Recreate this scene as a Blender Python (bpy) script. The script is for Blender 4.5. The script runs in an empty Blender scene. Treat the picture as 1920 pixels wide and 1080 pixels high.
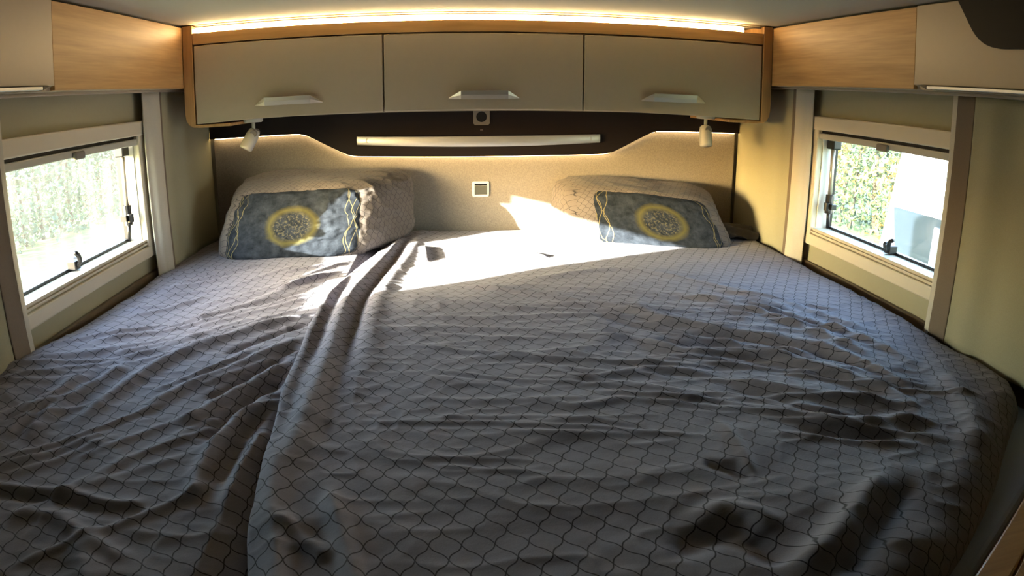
import bpy, math, random
import numpy as np
from mathutils import Vector, Matrix

sc = bpy.context.scene
COL = sc.collection
H = 0.90            # height of the made bed above the vehicle floor; builders below give z from the bed top

# ------------------------------------------------------------------ camera (action-cam wide lens)
cd = bpy.data.cameras.new('camera')
cam = bpy.data.objects.new('camera', cd)
COL.objects.link(cam)
sc.camera = cam
YAW, PITCH, ROLL = -0.0914, -0.2846, 0.0021
LA, LB = 0.8001, -0.0203                      # view angle (rad) = LA*R + LB*R^3, R in units of 1000 px of a 1920 px frame
cd.type = 'PANO'
cd.panorama_type = 'FISHEYE_LENS_POLYNOMIAL'
cd.sensor_fit = 'HORIZONTAL'
cd.sensor_width = 36.0
cd.sensor_height = 20.25
cd.fisheye_fov = math.pi
q = 1.92 / 36.0
cd.fisheye_polynomial_k0 = 0.0
cd.fisheye_polynomial_k1 = -LA * q
cd.fisheye_polynomial_k2 = 0.0
cd.fisheye_polynomial_k3 = -LB * q ** 3
cd.fisheye_polynomial_k4 = 0.0
cd.clip_start = 0.01
fw = Vector((-math.sin(YAW) * math.cos(PITCH), math.cos(YAW) * math.cos(PITCH), math.sin(PITCH)))
rt = Vector((math.cos(YAW), math.sin(YAW), 0))
up = rt.cross(fw)
r2 = math.cos(ROLL) * rt + math.sin(ROLL) * up
u2 = -math.sin(ROLL) * rt + math.cos(ROLL) * up
M = Matrix((r2, u2, -fw)).transposed().to_4x4()
M.translation = Vector((-0.1041, -2.5045, 0.5155 + H))
cam.matrix_world = M

# ------------------------------------------------------------------ sky and sun (low sun through the window on the left wall)
SUN_DIR = Vector((1.0, 0.535, -0.235)).normalized()
SUN_E, SKY_E, LED_E, EXPOSURE = 76.0, 5.8, 50.0, 0.10
world = bpy.data.worlds.new('sky')
sc.world = world
world.use_nodes = True
wn = world.node_tree
sky = wn.nodes.new('ShaderNodeTexSky')
sky.sky_type = 'NISHITA'
sky.sun_disc = False
sky.sun_elevation = math.asin(-SUN_DIR.z)
sky.sun_rotation = math.atan2(-SUN_DIR.x, -SUN_DIR.y)
sky.air_density = 1.0
sky.dust_density = 2.0
wn.links.new(sky.outputs[0], wn.nodes['Background'].inputs[0])
wn.nodes['Background'].inputs[1].default_value = SKY_E
ld = bpy.data.lights.new('sun_offscreen', 'SUN')
ld.energy = SUN_E
ld.color = (1.0, 0.95, 0.87)
ld.angle = math.radians(0.6)
sun = bpy.data.objects.new('sun_offscreen', ld)
COL.objects.link(sun)
sun.rotation_euler = SUN_DIR.to_track_quat('-Z', 'Y').to_euler()
sun.location = (-8, -5, 4)
vs = sc.view_settings
vs.view_transform = 'Standard'
vs.look = 'None'
vs.gamma = 1.0
vs.use_curve_mapping = False
vs.exposure = EXPOSURE
sc.cycles.use_denoising = True
sc.cycles.max_bounces = 10
sc.cycles.diffuse_bounces = 6
sc.cycles.transparent_max_bounces = 16
sc.cycles.sample_clamp_indirect = 6.0
sc.cycles.caustics_reflective = False
sc.cycles.caustics_refractive = False

# ------------------------------------------------------------------ materials
def s2l(c):
    return tuple(((v / 255.0) / 12.92 if v / 255.0 <= 0.04045 else ((v / 255.0 + 0.055) / 1.055) ** 2.4) for v in c) + (1.0,)

class NT:
    def __init__(s, name):
        s.m = bpy.data.materials.new(name)
        s.m.use_nodes = True
        s.t = s.m.node_tree
        s.b = s.t.nodes['Principled BSDF']
        s.out = s.t.nodes['Material Output']
    def n(s, kind, **kw):
        nd = s.t.nodes.new('ShaderNode' + kind)
        for k, v in kw.items():
            setattr(nd, k, v)
        return nd
    def l(s, a, b):
        s.t.links.new(a, b)
    def put(s, v, sock):
        if hasattr(v, 'is_output'):
            s.l(v, sock)
        else:
            sock.default_value = v
    def math(s, op, a, b=None, c=None):
        nd = s.n('Math', operation=op)
        s.put(a, nd.inputs[0])
        if b is not None: s.put(b, nd.inputs[1])
        if c is not None: s.put(c, nd.inputs[2])
        return nd.outputs[0]
    def mix(s, f, a, b):
        nd = s.n('Mix', data_type='RGBA')
        s.put(f, nd.inputs[0]); s.put(a, nd.inputs[6]); s.put(b, nd.inputs[7])
        return nd.outputs[2]
    def coords(s, kind='Object', scale=(1, 1, 1)):
        tc = s.n('TexCoord'); mp = s.n('Mapping')
        mp.inputs['Scale'].default_value = scale
        s.l(tc.outputs[kind], mp.inputs[0])
        return mp.outputs[0]
    def noise(s, vec, scale, detail=3.0, rough=0.55):
        nd = s.n('TexNoise')
        nd.inputs['Scale'].default_value = scale
        nd.inputs['Detail'].default_value = detail
        nd.inputs['Roughness'].default_value = rough
        s.l(vec, nd.inputs['Vector'])
        return nd.outputs[0]
    def ramp(s, f, lo, hi):
        nd = s.n('MapRange', clamp=True)
        s.put(f, nd.inputs[0]); nd.inputs[1].default_value = lo; nd.inputs[2].default_value = hi
        return nd.outputs[0]
    def bump(s, h, strength, dist):
        nd = s.n('Bump')
        nd.inputs['Strength'].default_value = strength
        nd.inputs['Distance'].default_value = dist
        s.l(h, nd.inputs['Height']); s.l(nd.outputs[0], s.b.inputs['Normal'])

def plain(name, rgb, rough=0.5, metal=0.0, var=0.06, scale=30.0, bump=0.0, spec=0.4):
    t = NT(name)
    c = s2l(rgb)
    v = t.coords()
    f = t.noise(v, scale)
    lo = tuple(x * (1 - var) for x in c[:3]) + (1,)
    hi = tuple(min(1, x * (1 + var)) for x in c[:3]) + (1,)
    t.l(t.mix(f, lo, hi), t.b.inputs['Base Color'])
    t.b.inputs['Roughness'].default_value = rough
    t.b.inputs['Metallic'].default_value = metal
    t.b.inputs['Specular IOR Level'].default_value = spec
    if bump:
        t.bump(t.noise(v, scale * 6), bump, 0.001)
    return t.m

def wood(name, rgb, axis):
    t = NT(name)
    sc3 = [34.0, 34.0, 34.0]
    sc3['xyz'.index(axis)] = 1.6
    v = t.coords('Object', tuple(sc3))
    f1 = t.noise(v, 1.6, 5.0, 0.6)
    sc4 = [160.0, 160.0, 160.0]
    sc4['xyz'.index(axis)] = 6.0
    f2 = t.noise(t.coords('Object', tuple(sc4)), 1.2, 2.0)
    c = s2l(rgb)[:3]
    a = tuple(x * k for x, k in zip(c, (0.74, 0.70, 0.62))) + (1,)
    b = tuple(x * k for x, k in zip(c, (1.12, 1.10, 1.08))) + (1,)
    f = t.math('ADD', t.math('MULTIPLY', f1, 0.75), t.math('MULTIPLY', f2, 0.25))
    t.l(t.mix(t.ramp(f, 0.33, 0.67), a, b), t.b.inputs['Base Color'])
    t.b.inputs['Roughness'].default_value = 0.45
    t.b.inputs['Specular IOR Level'].default_value = 0.3
    t.bump(f2, 0.15, 0.0005)
    return t.m

def fabric(name, rgb, weave=420.0, var=0.12, bump=0.3, trans=0.0):
    t = NT(name)
    c = s2l(rgb)[:3]
    v = t.coords()
    f = t.noise(v, weave, 2.0, 0.7)
    a = tuple(x * (1 - var) for x in c) + (1,)
    b = tuple(min(1, x * (1 + var)) for x in c) + (1,)
    col = t.mix(t.ramp(f, 0.3, 0.7), a, b)
    t.l(col, t.b.inputs['Base Color'])
    t.b.inputs['Roughness'].default_value = 0.95
    t.b.inputs['Specular IOR Level'].default_value = 0.1
    t.bump(f, bump, 0.0006)
    if trans:
        tr = t.n('BsdfTranslucent'); t.l(col, tr.inputs[0])
        mx = t.n('MixShader'); mx.inputs[0].default_value = trans
        t.l(t.b.outputs[0], mx.inputs[1]); t.l(tr.outputs[0], mx.inputs[2]); t.l(mx.outputs[0], t.out.inputs[0])
    return t.m

def lattice(t, uv, px, py, wave, width):
    """wavy diagonal trellis: returns 0 on the drawn line, 1 inside the cells"""
    sp = t.n('SeparateXYZ'); t.l(uv, sp.inputs[0])
    x = t.math('DIVIDE', sp.outputs[0], px); y = t.math('DIVIDE', sp.outputs[1], py)
    a = t.math('ADD', x, y); b = t.math('SUBTRACT', x, y)
    tau = 2 * math.pi
    a2 = t.math('ADD', a, t.math('MULTIPLY', t.math('SINE', t.math('MULTIPLY', b, tau)), wave))
    b2 = t.math('ADD', b, t.math('MULTIPLY', t.math('SINE', t.math('MULTIPLY', a, tau)), wave))
    def dist(v):
        return t.math('ABSOLUTE', t.math('SUBTRACT', t.math('FRACT', v), 0.5))
    d = t.math('SUBTRACT', 0.5, t.math('MAXIMUM', dist(a2), dist(b2)))
    return t.ramp(d, width * 0.45, width * 1.3)

def bedding(name, rgb, line_rgb, cell=1.0):
    t = NT(name)
    tc = t.n('TexCoord')
    m = lattice(t, tc.outputs['UV'], 0.037 * cell, 0.054 * cell, 0.055, 0.032)
    nv = t.coords('UV')
    big = t.noise(nv, 9.0, 4.0)
    fine = t.noise(nv, 700.0, 2.0, 0.7)
    c = s2l(rgb)[:3]
    a = tuple(x * 0.86 for x in c) + (1,)
    b = tuple(x * 1.14 for x in c) + (1,)
    f = t.math('ADD', t.math('MULTIPLY', big, 0.4), t.math('MULTIPLY', fine, 0.6))
    base = t.mix(t.ramp(f, 0.32, 0.68), a, b)
    t.l(t.mix(m, s2l(line_rgb), base), t.b.inputs['Base Color'])
    t.b.inputs['Roughness'].default_value = 0.85
    t.b.inputs['Specular IOR Level'].default_value = 0.15
    t.b.inputs['Sheen Weight'].default_value = 0.12
    cr = t.noise(nv, 45.0, 5.0, 0.6)
    hh = t.math('ADD', t.math('MULTIPLY', cr, 1.0), t.math('MULTIPLY', m, 0.12))
    t.bump(hh, 0.25, 0.004)
    return t.m

def pillow_print(name):
    t = NT(name)
    tc = t.n('TexCoord')
    sp = t.n('SeparateXYZ'); t.l(tc.outputs['UV'], sp.inputs[0])
    u, v = sp.outputs[0], sp.outputs[1]           # metres across the printed panel, 0,0 at its middle
    nv = t.coords('UV')
    mott = t.noise(nv, 26.0, 6.0, 0.7)
    slate = t.mix(t.ramp(mott, 0.32, 0.70), s2l((15, 19, 25)), s2l((54, 60, 68)))
    # ring
    warp = t.math('MULTIPLY', t.math('SUBTRACT', t.noise(nv, 30.0, 3.0), 0.5), 0.012)
    v2 = t.math('MULTIPLY', v, 1.25)
    rr = t.math('ADD', t.math('SQRT', t.math('ADD', t.math('MULTIPLY', u, u), t.math('MULTIPLY', v2, v2))), warp)
    ring = t.math('SUBTRACT', 1.0, t.ramp(t.math('ABSOLUTE', t.math('SUBTRACT', rr, 0.072)), 0.001, 0.019))
    inner = t.math('MULTIPLY', t.ramp(t.noise(nv, 110.0, 3.0, 0.7), 0.50, 0.62), t.math('SUBTRACT', 1.0, t.ramp(rr, 0.055, 0.066)))
    gold = t.math('MULTIPLY', ring, t.ramp(t.noise(nv, 160.0, 2.0), 0.28, 0.55))
    col = t.mix(t.math('MULTIPLY', ring, 0.85), slate, s2l((88, 83, 46)))
    col = t.mix(t.math('MULTIPLY', inner, 0.6), col, s2l((104, 98, 72)))
    # wavy vertical threads near both sides
    lines = None
    for c0, ph, amp, k in ((-0.205, 0.0, 0.012, 42), (-0.19, 2.2, 0.014, 36), (-0.178, 4.0, 0.010, 50), (-0.222, 1.1, 0.008, 60),
                           (0.185, 0.4, 0.013, 40), (0.20, 2.6, 0.012, 47), (0.215, 4.4, 0.012, 37), (0.172, 1.7, 0.008, 58)):
        w = t.math('MULTIPLY', t.math('SINE', t.math('ADD', t.math('MULTIPLY', v, float(k)), ph)), amp)
        d = t.math('ABSOLUTE', t.math('SUBTRACT', t.math('SUBTRACT', u, c0), w))
        ln = t.math('SUBTRACT', 1.0, t.ramp(d, 0.0005, 0.0018))
        lines = ln if lines is None else t.math('MAXIMUM', lines, ln)
    col = t.mix(t.math('MULTIPLY', lines, 0.9), col, s2l((132, 122, 84)))
    t.l(col, t.b.inputs['Base Color'])
    t.b.inputs['Roughness'].default_value = 0.85
    t.b.inputs['Specular IOR Level'].default_value = 0.15
    t.bump(t.noise(nv, 60.0, 4.0), 0.3, 0.004)
    return t.m

def emit(name, rgb, strength):
    t = NT(name)
    t.b.inputs['Base Color'].default_value = (0.8, 0.75, 0.6, 1)
    t.b.inputs['Emission Color'].default_value = rgb + (1,)
    t.b.inputs['Emission Strength'].default_value = strength
    return t.m

def acrylic(name):
    """hazy caravan acrylic: mostly see-through, a thin film of dirt that scatters light"""
    t = NT(name)
    v = t.coords('Object', (1, 26.0, 1.6))
    streak = t.noise(v, 2.2, 4.0, 0.6)
    blot = t.noise(t.coords('Object'), 7.0, 3.0)
    f = t.math('MULTIPLY', t.ramp(streak, 0.30, 0.72), t.ramp(blot, 0.2, 0.8))
    haze = t.math('ADD', 0.0045, t.math('MULTIPLY', f, 0.014))
    tr = t.n('BsdfTransparent'); tr.inputs[0].default_value = (0.90, 0.93, 0.93, 1)
    tl = t.n('BsdfTranslucent'); tl.inputs[0].default_value = (0.93, 0.97, 0.95, 1)
    gl = t.n('BsdfGlossy'); gl.inputs['Roughness'].default_value = 0.03
    m1 = t.n('MixShader'); t.l(haze, m1.inputs[0]); t.l(tr.outputs[0], m1.inputs[1]); t.l(tl.outputs[0], m1.inputs[2])
    m2 = t.n('MixShader'); m2.inputs[0].default_value = 0.04
    t.l(m1.outputs[0], m2.inputs[1]); t.l(gl.outputs[0], m2.inputs[2]); t.l(m2.outputs[0], t.out.inputs[0])
    return t.m

def leafy(name, cols):
    t = NT(name)
    at = t.n('Attribute'); at.attribute_name = 'tint'
    rp = t.n('ValToRGB')
    el = rp.color_ramp.elements
    while len(el) < len(cols):
        el.new(0.5)
    for i, c in enumerate(cols):
        el[i].position = i / (len(cols) - 1); el[i].color = s2l(c)
    t.l(at.outputs['Fac'], rp.inputs[0])
    t.l(rp.outputs[0], t.b.inputs['Base Color'])
    t.b.inputs['Roughness'].default_value = 0.7
    tr = t.n('BsdfTranslucent'); t.l(rp.outputs[0], tr.inputs[0])
    mx = t.n('MixShader'); mx.inputs[0].default_value = 0.3
    t.l(t.b.outputs[0], mx.inputs[1]); t.l(tr.outputs[0], mx.inputs[2]); t.l(mx.outputs[0], t.out.inputs[0])
    return t.m

WOOD_Y = wood('light_oak_lengthwise', (196, 158, 108), 'y')
WOOD_X = wood('light_oak_crosswise', (192, 152, 102), 'x')
WOOD_Z = wood('light_oak_upright', (184, 144, 96), 'z')
TAUPE = plain('taupe_laminate', (184, 168, 145), 0.38, var=0.03, scale=60)
LEDGE = plain('dark_brown_ledge', (98, 84, 67), 0.40, var=0.04, scale=40)  # dark brown tone of the strips along both walls beside the bed
WALL = plain('beige_wall_lining', (168, 162, 134), 0.8, var=0.03, scale=80, bump=0.1)
CEIL = plain('pale_ceiling_lining', (184, 184, 168), 0.85, var=0.02, scale=60)
CREAM = plain('cream_window_plastic', (216, 206, 184), 0.4, var=0.02)
DARK = plain('dark_brown_panel', (25, 18, 18), 0.6, var=0.08, spec=0.2)
BLACK = plain('black_plastic', (18, 17, 18), 0.4, var=0.08)
GLOSSBLACK = plain('black_gloss', (9, 7, 8), 0.5, var=0.05, spec=0.15)
ALU = plain('brushed_aluminium', (194, 197, 200), 0.42, metal=0.75, var=0.03, scale=120)
CHROME = plain('satin_metal', (196, 184, 164), 0.36, metal=0.7, var=0.03)
GREYPL = plain('light_grey_plastic', (186, 184, 172), 0.4, var=0.03)
MIDGREY = plain('mid_grey_plastic', (122, 116, 110), 0.5, var=0.04)
DARKGREY = plain('dark_grey_plastic', (88, 88, 80), 0.5, var=0.04)
WHITEPL = plain('white_plastic', (226, 226, 218), 0.35, var=0.02)
HEADFAB = fabric('beige_melange_fabric', (140, 131, 120), 260.0, 0.16)  # darkened and greyed to hold back LED wash and sun bounce on the headboard
CURT = fabric('beige_curtain_fabric', (168, 164, 138), 500.0, 0.06, 0.2, 0.08)
BAND = fabric('taupe_border_fabric', (122, 110, 96), 500.0, 0.06, 0.2)
HEM = fabric('off_white_hem_fabric', (214, 208, 192), 500.0, 0.05, 0.2, 0.2)
SHEET = fabric('blue_grey_sheet', (160, 170, 192), 500.0, 0.06, 0.2)  # lightened to make up for the dark crevice at the cut corner
DUVET_R = bedding('grey_trellis_duvet_fabric', (123, 120, 130), (38, 37, 44))
CASE = bedding('grey_trellis_pillowcase_fabric', (106, 98, 92), (54, 51, 51), 0.6)  # warmer, darker grey than the duvets, with a smaller trellis
PRINT = pillow_print('slate_print_with_gold_ring')
LED = emit('warm_led', (1.0, 0.70, 0.34), LED_E)
LED2 = emit('warm_led_dim', (1.0, 0.72, 0.36), LED_E * 0.20)
PANE = acrylic('hazy_acrylic')
LEAF_R = leafy('autumn_hedge_leaves', [(28, 44, 31), (48, 68, 46), (68, 84, 50), (102, 98, 48), (130, 102, 46), (124, 68, 44)])  # leaf greens darkened so direct sun does not burn the hedge out
LEAF_L = leafy('green_hedge_leaves', [(36, 58, 46), (52, 76, 60), (70, 94, 74), (84, 102, 82)])
STEM = plain('dark_stems', (48, 42, 30), 0.9)
GRASS = plain('grass', (84, 96, 58), 0.95, var=0.3, scale=3.0)
WHITEPAINT = plain('white_vehicle_paint', (232, 234, 236), 0.3, var=0.01)
GREYPAINT = plain('grey_vehicle_paint', (120, 130, 140), 0.35, var=0.03)
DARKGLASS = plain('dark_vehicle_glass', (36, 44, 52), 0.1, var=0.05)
RUBBER = plain('tyre_rubber', (28, 28, 30), 0.85)
FLOORM = plain('grey_brown_floor', (92, 82, 72), 0.6, var=0.1, scale=14)
STUFFING = plain('mattress_cover', (188, 184, 176), 0.9)

# ------------------------------------------------------------------ mesh helpers
class MB:
    def __init__(s):
        s.v, s.f = [], []
    def add(s, vs_, fs):
        o = len(s.v)
        s.v += [tuple(p) for p in vs_]
        s.f += [tuple(i + o for i in f) for f in fs]
        return s
    def box(s, x0, x1, y0, y1, z0, z1):
        x0, x1 = min(x0, x1), max(x0, x1); y0, y1 = min(y0, y1), max(y0, y1); z0, z1 = min(z0, z1), max(z0, z1)
        v = [(x, y, z) for z in (z0, z1) for y in (y0, y1) for x in (x0, x1)]
        return s.add(v, [(0, 2, 3, 1), (4, 5, 7, 6), (0, 1, 5, 4), (2, 6, 7, 3), (0, 4, 6, 2), (1, 3, 7, 5)])
    def prism(s, poly, axis, a, b):
        """poly: 2-D outline in the two other axes (in x,y,z order), pushed along axis from a to b"""
        def P(p, w):
            return {'x': (w, p[0], p[1]), 'y': (p[0], w, p[1]), 'z': (p[0], p[1], w)}[axis]
        n = len(poly)
        v = [P(p, a) for p in poly] + [P(p, b) for p in poly]
        f = [tuple(range(n))[::-1], tuple(range(n, 2 * n))] + [(i, (i + 1) % n, n + (i + 1) % n, n + i) for i in range(n)]
        return s.add(v, f)
    def tube(s, path, r, n=10, caps=True):
        pts = [Vector(p) for p in path]
        rs = r if isinstance(r, (list, tuple)) else [r] * len(pts)
        v, f = [], []
        ref = None
        for i, p in enumerate(pts):
            d = (pts[min(i + 1, len(pts) - 1)] - pts[max(i - 1, 0)]).normalized()
            if ref is None:
                ref = Vector((0, 0, 1)) if abs(d.z) < 0.9 else Vector((1, 0, 0))
            a = d.cross(ref).normalized(); b = d.cross(a).normalized(); ref = a.cross(d) if a.cross(d).length else ref
            for k in range(n):
                t = 2 * math.pi * k / n
                v.append(p + rs[i] * (math.cos(t) * a + math.sin(t) * b))
        for i in range(len(pts) - 1):
            for k in range(n):
                f.append((i * n + k, i * n + (k + 1) % n, (i + 1) * n + (k + 1) % n, (i + 1) * n + k))
        if caps:
            f.append(tuple(range(n))[::-1]); f.append(tuple((len(pts) - 1) * n + k for k in range(n)))
        return s.add(v, f)
    def sheet(s, rows):
        """rows: list of equal-length point lists"""
        n = len(rows[0])
        v = [p for r in rows for p in r]
        f = [(i * n + k, i * n + k + 1, (i + 1) * n + k + 1, (i + 1) * n + k) for i in range(len(rows) - 1) for k in range(n - 1)]
        return s.add(v, f)

def thing(name, base, label, cat, group=None, kind=None):
    o = bpy.data.objects.new(name, None)
    o.empty_display_size = 0.05
    COL.objects.link(o)
    o.location = (base[0], base[1], base[2] + H)
    o['_base'] = base
    tag(o, label, cat, group, kind)
    return o

def tag(o, label=None, cat=None, group=None, kind=None):
    if label: o['label'] = label
    if cat: o['category'] = cat
    if group: o['group'] = group
    if kind: o['kind'] = kind
    return o

BASES = {}
def base_of(o):
    b = Vector((0, 0, 0))
    while o is not None:
        b += Vector(BASES.get(o.name, (0, 0, 0)) if o.name in BASES else o.get('_base', (0, 0, 0)))
        o = o.parent
    return b

def obj(name, mb, material, parent=None, smooth=False, bevel=0.0, seg=2, base=None, solid=0.0, subsurf=0):
    me = bpy.data.meshes.new(name)
    if parent is not None:
        b = base_of(parent)
        own = Vector((0, 0, 0))
    else:
        vs_ = mb.v
        if base is None:
            xs = [p[0] for p in vs_]; ys = [p[1] for p in vs_]; zs = [p[2] for p in vs_]
            base = ((min(xs) + max(xs)) / 2, (min(ys) + max(ys)) / 2, min(zs))
        b = Vector(base); own = b
    me.from_pydata([tuple(Vector(p) - b) for p in mb.v], [], mb.f)
    me.materials.append(material)
    me.validate()
    o = bpy.data.objects.new(name, me)
    COL.objects.link(o)
    if parent is not None:
        o.parent = parent
    else:
        o.location = (own.x, own.y, own.z + H)
        BASES[o.name] = tuple(own)
    import bmesh
    bm = bmesh.new(); bm.from_mesh(me)
    bmesh.ops.recalc_face_normals(bm, faces=bm.faces)
    bm.to_mesh(me); bm.free()
    if smooth:
        for p in me.polygons: p.use_smooth = True
    if solid:
        m = o.modifiers.new('thickness', 'SOLIDIFY'); m.thickness = solid; m.offset = 0
    if bevel:
        m = o.modifiers.new('bevel', 'BEVEL'); m.width = bevel; m.segments = seg; m.limit_method = 'ANGLE'; m.angle_limit = math.radians(35)
        m.harden_normals = False
    if subsurf:
        m = o.modifiers.new('smooth', 'SUBSURF'); m.levels = subsurf; m.render_levels = subsurf
    return o

def rounded(poly, r, n=6):
    """round every corner of a 2-D outline"""
    out = []
    N = len(poly)
    for i in range(N):
        p0, p1, p2 = Vector(poly[i - 1]), Vector(poly[i]), Vector(poly[(i + 1) % N])
        rr = r[i] if isinstance(r, (list, tuple)) else r
        if rr <= 0:
            out.append(tuple(p1)); continue
        a = p1 + (p0 - p1).normalized() * min(rr, (p0 - p1).length * 0.5)
        b = p1 + (p2 - p1).normalized() * min(rr, (p2 - p1).length * 0.5)
        for k in range(n + 1):
            t = k / n
            out.append(tuple((1 - t) ** 2 * a + 2 * t * (1 - t) * p1 + t * t * b))
    return out

rng = np.random.default_rng(7)
def vnoise(x, y, scale, seed):
    g = np.random.default_rng(seed).random((128, 128)) * 2 - 1
    X, Y = x * scale + 37.3, y * scale + 51.7
    xi, yi = np.floor(X).astype(int), np.floor(Y).astype(int)
    fx, fy = X - xi, Y - yi
    fx = fx * fx * (3 - 2 * fx); fy = fy * fy * (3 - 2 * fy)
    a, b = g[xi % 128, yi % 128], g[(xi + 1) % 128, yi % 128]
    c, d = g[xi % 128, (yi + 1) % 128], g[(xi + 1) % 128, (yi + 1) % 128]
    return (a * (1 - fx) + b * fx) * (1 - fy) + (c * (1 - fx) + d * fx) * fy

def smooth_path(p, n=7):
    p = [np.array(a, float) for a in p]
    P = [2 * p[0] - p[1]] + p + [2 * p[-1] - p[-2]]
    out = []
    for i in range(1, len(P) - 2):
        for k in range(n):
            t = k / n
            out.append(0.5 * (2 * P[i] + (P[i + 1] - P[i - 1]) * t + (2 * P[i - 1] - 5 * P[i] + 4 * P[i + 1] - P[i + 2]) * t * t
                              + (3 * P[i] - P[i - 1] - 3 * P[i + 1] + P[i + 2]) * t ** 3))
    out.append(p[-1])
    return np.array(out)

def fold(X, Y, path, h, w):
    """a soft ridge (or valley, h < 0) along a path, fading at both ends"""
    p = smooth_path(path)
    lo, hi = p.min(0) - 4 * w, p.max(0) + 4 * w
    Z = np.zeros_like(X)
    m = (X > lo[0]) & (X < hi[0]) & (Y > lo[1]) & (Y < hi[1])
    x, y = X[m], Y[m]
    best = np.full(x.shape, 1e9); at = np.zeros(x.shape)
    N = len(p) - 1
    for i in range(N):
        a, b = p[i], p[i + 1]
        d = b - a
        L2 = max(d @ d, 1e-9)
        t = np.clip(((x - a[0]) * d[0] + (y - a[1]) * d[1]) / L2, 0, 1)
        dd = (x - a[0] - t * d[0]) ** 2 + (y - a[1] - t * d[1]) ** 2
        k = dd < best
        best[k] = dd[k]; at[k] = (i + t[k]) / N
    end = np.clip(np.minimum(at, 1 - at) / 0.18, 0, 1)
    end = 0.15 + 0.85 * end * end * (3 - 2 * end)
    Z[m] = h * end * np.exp(-best / (w * w))
    return Z

# ================================================================== the vehicle shell
W = 1.06                     # inner face of the side walls
OUT = 1.115                  # outer skin
YR, YF = 0.0, -4.6           # rear wall, front bulkhead
CZ = 0.785                   # ceiling
FZ = -H                      # floor
WY1, WZ0, WZ1 = -0.60, 0.135, 0.452   # clear window opening
WYN = {-1: -1.345, 1: -1.25}           # its edge towards the bed foot, per wall

def struct(name, mb, m, **kw):
    return tag(obj(name, mb, m, **kw), kind='structure')

for side, sgn in (('left', -1), ('right', 1)):
    mb = MB()
    a, b = sgn * W, sgn * OUT
    WY0 = WYN[sgn]
    mb.box(a, b, YF, WY0 - 0.02, FZ, CZ + 0.05)
    mb.box(a, b, WY1 + 0.02, YR + 0.05, FZ, CZ + 0.05)
    mb.box(a, b, WY0 - 0.02, WY1 + 0.02, FZ, WZ0 - 0.02)
    mb.box(a, b, WY0 - 0.02, WY1 + 0.02, WZ1 + 0.02, CZ + 0.05)
    struct('wall_' + side, mb, WALL)
struct('wall_rear', MB().box(-W, W, YR, YR + 0.05, FZ, CZ + 0.05), WALL)
struct('wall_front', MB().box(-OUT, OUT, YF - 0.05, YF, FZ, CZ + 0.05), WALL)
struct('ceiling', MB().box(-W, W, YF, YR, CZ, CZ + 0.05), CEIL)
struct('floor', MB().box(-OUT, OUT, YF - 0.05, YR + 0.05, FZ - 0.05, FZ), FLOORM)
for i, sgn in enumerate((-1, 1)):
    struct('trim_%d' % (i + 1), MB().box(sgn * 1.046, sgn * W, -2.2, -0.02, -0.06, 0.022 if sgn > 0 else 0.03), LEDGE, bevel=0.003)

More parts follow.
